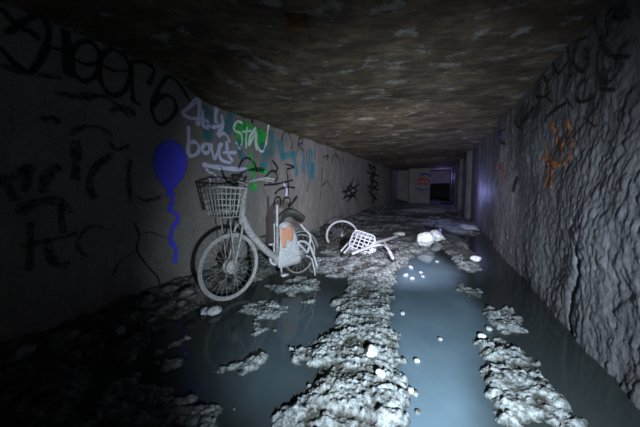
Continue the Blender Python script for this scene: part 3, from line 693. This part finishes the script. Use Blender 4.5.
# ------------------------------------------------------------------ the toppled bicycle farther back
def toppled_bicycle():
    root = empty('bicycle', (-1.35, 4.5, .06))
    tag(root, 'pale silt-caked bicycle toppled on the mud behind the standing bicycle, wheel and basket tipped over', 'bicycle')
    L = lambda p: Vector(p)-Vector(root.location)
    wc = on_z(342, 233, .22)
    wh = make_wheel('wheel', root, .345, (M_SILTW, M_SILTW, M_WIRE), L(wc)-Vector((0, 0, .05)), 16, .025, .03, .0018)
    dirv = Vector((-wc.x, -wc.y, 0)).normalized()
    nrm = (dirv*.86+Vector((0, 0, .5))).normalized()
    wh.rotation_euler = nrm.to_track_quat('Y', 'Z').to_euler()
    b = make_basket(root, M_WIREW, (0, 0, 0), .38, .46, .33, .39, .25, .011, 5, 4)
    bc = on_z(362, 241, .26); b.location = L(bc)
    out = (Vector((0, -.8, .62))+Vector((.25, 0, 0))).normalized()      # the basket floor faces the viewer
    b.rotation_euler = (-out).to_track_quat('Z', 'X').to_euler()
    b.rotation_euler.rotate_axis('Z', math.radians(20))
    g = lambda px, py, z: L(on_z(px, py, z+.09))
    bar('fork', [g(341, 251, .03), g(349, 242, .12), g(353, 239, .16)], .016, M_SILTW, root)
    bar('fork', [g(344, 253, .03), g(352, 244, .11), g(356, 240, .15)], .016, M_SILTW, root)
    bar('handlebar', [g(352, 254, .05), g(362, 250, .08), g(374, 246, .10), g(382, 245, .12), g(387, 248, .12), g(390, 253, .07), g(393, 259, .02)], .020, M_SILTW, root)
    bar('grip', [g(389, 251, .09), g(392.5, 258, .02)], .027, M_SILTW, root)
    fr = bmesh.new()
    tube(fr, smooth_path([g(366, 249, .07), g(376, 243, .12), g(386, 240, .08), g(398, 236, .02)], 6), .03, 10)
    tube(fr, smooth_path([g(384, 241, .08), g(386, 246, .06), g(388, 249, .02)], 6), .022, 10)
    bm_obj('frame', fr, M_SILTW, root)
    bar('stem', [g(368, 248, .08), g(364, 243, .14)], .02, M_SILTW, root)
toppled_bicycle()

# ------------------------------------------------------------------ stones
def stone(px, py, size, label, mat=M_ROCK, seed=0, flat=.75, group=None, name='stone', lift=None, elong=1.25):
    rs = np.random.RandomState(seed+11)
    bm = bmesh.new(); bmesh.ops.create_icosphere(bm, subdivisions=4, radius=1)
    pl = rs.normal(size=(13, 3)); pl /= np.linalg.norm(pl, axis=1)[:, None]; dd = rs.uniform(.62, .98, 13)
    P = np.array([v.co[:] for v in bm.verts])
    t = (P@pl.T)/dd[None]; sc = 1/np.maximum(1.0, t.max(1)); P = P*sc[:, None]
    P = P*(1+.10*fbm(P[:, 0]*1.8+seed, P[:, 1]*1.8, P[:, 2]*1.8, 3)-.17*billow(P[:, 0]*3.4+seed, P[:, 1]*4, P[:, 2]*4, 3))[:, None]
    P = P*np.array([elong, 1, flat])*size
    ang = rs.uniform(0, 6.28); c, s = math.cos(ang), math.sin(ang)
    P = np.stack([P[:, 0]*c-P[:, 1]*s, P[:, 0]*s+P[:, 1]*c, P[:, 2]], 1)
    for v, p in zip(bm.verts, P): v.co = Vector(p)
    o = bm_obj(name, bm, mat, None)
    base = on_z(px, py, .02); gz = max(0, float(floor_z(np.array([base.x]), np.array([base.y]))[0]))
    base = on_z(px, py, gz); zb = float(-P[:, 2].min())
    o.location = (base.x, base.y, max(gz, float(floor_z(np.array([base.x]), np.array([base.y]))[0]), 0)+zb*(.45 if lift is None else lift))
    return tag(o, label, 'stone', group)
stone(426, 247, .165, 'large white boulder on the mud, nearer of the two white boulders', M_ROCKW, 1, 1.0, None, 'boulder', .7, 1.1)
stone(436, 239.5, .155, 'large white boulder on the mud, farther of the two white boulders', M_ROCKW, 2, .9, None, 'boulder', .7, 1.1)
stone(444, 240, .04, 'small white stone right of the pair of white boulders', M_ROCKW, 3)
stone(476, 261, .075, 'white stone at the right edge of the mud patch beside the dark channel', M_ROCKW, 4)
stone(468, 229, .22, 'broad grey hump of rock at the foot of the right wall', M_ROCK, 5, .4, None, 'boulder', .35, 1.7)
stone(371, 352, .05, 'grey stone on the near mud bank, upper of the two stones there', M_ROCK, 6, .7)
stone(380, 376, .028, 'pale stone on the near mud bank, lower of the two stones there', M_ROCKW, 7, .75)
stone(417, 362, .017, 'pale pebble alone in the middle of the milky pool', M_ROCK, 8, .9, None, 'pebble', .6)
stone(440, 340, .016, 'small grey pebble highest up the middle of the milky pool', M_ROCK, 9, .8, None, 'pebble', .5)
stone(411, 392, .019, 'pale pebble just off the bank, lower left in the milky pool', M_ROCK, 10, .9, None, 'pebble', .55)
stone(416, 395, .02, 'brownish pebble touching the pale pebble at the bank edge', M_ROCKD, 11, .8, None, 'pebble', .6)
stone(403, 314, .022, 'tan pebble at the upper left edge of the milky pool', M_ROCK, 12, .7, None, 'pebble', .5)
stone(418, 413, .015, 'dark pebble lowest in the milky pool', M_ROCKD, 13, .7, None, 'pebble', .5)
for i, (x, y, s) in enumerate([(411, 268, .035), (421, 273, .022), (423, 277, .022), (406, 276, .035), (412, 279, .03), (437, 262, .025)]):
    stone(x, y, s, 'small pale stone scattered in the water below the white boulders', M_ROCK, 20+i, .7, 'small pale stones below the white boulders', 'pebble', .5)
stone(214, 314, .065, 'pale block of rubble at the foot of the standing bicycle front wheel', M_ROCK, 30, .75, None, 'rubble_block', .55)
stone(205, 313, .05, 'smaller lump of rubble left of the pale block under the front wheel', M_ROCK, 31, .75, None, 'rubble_block', .5)
stone(62, 345, .085, 'rounded dark stone at the far left of the debris', M_ROCKD, 32, .8)
stone(22, 357, .065, 'dark stone leftmost in the debris by the wall', M_ROCKD, 33, .8)
stone(118, 333, .06, 'dim stone in the debris left of the crack in the wall', M_ROCKD, 34, .8)
stone(170, 290, .07, 'flat slab of rubble leaning at the wall foot left of the front wheel', M_ROCKD, 35, .5, None, 'rubble_block', .6, 1.5)
stone(188, 293, .07, 'grey slab of rubble right beside the front wheel at the wall foot', M_ROCKD, 36, .5, None, 'rubble_block', .6, 1.5)
stone(147, 302, .06, 'dim lump of rubble under the crack in the wall', M_ROCKD, 37, .8, None, 'rubble_block', .5)
stone(399, 236, .10, 'pale lump beside the frame of the toppled bicycle', M_ROCK, 38, .6, None, 'stone', .4, 1.6)
stone(482, 338, .03, 'pale pebble at the top of the lower right mud patch', M_ROCKW, 39, .8, None, 'pebble', .5)
stone(489, 330, .025, 'pebble in the water between the two right mud patches', M_ROCK, 40, .8, None, 'pebble', .5)
for i, (x, y, s) in enumerate([(84, 341, .045), (135, 316, .04), (100, 347, .035), (160, 312, .04), (182, 305, .045), (128, 322, .05), (152, 321, .035), (76, 357, .04), (108, 336, .03)]):
    stone(x, y, s, 'small dim rubble stone in the dark debris along the left wall', M_ROCKD, 50+i, .75, 'small rubble stones along the left wall', 'stone', .5)
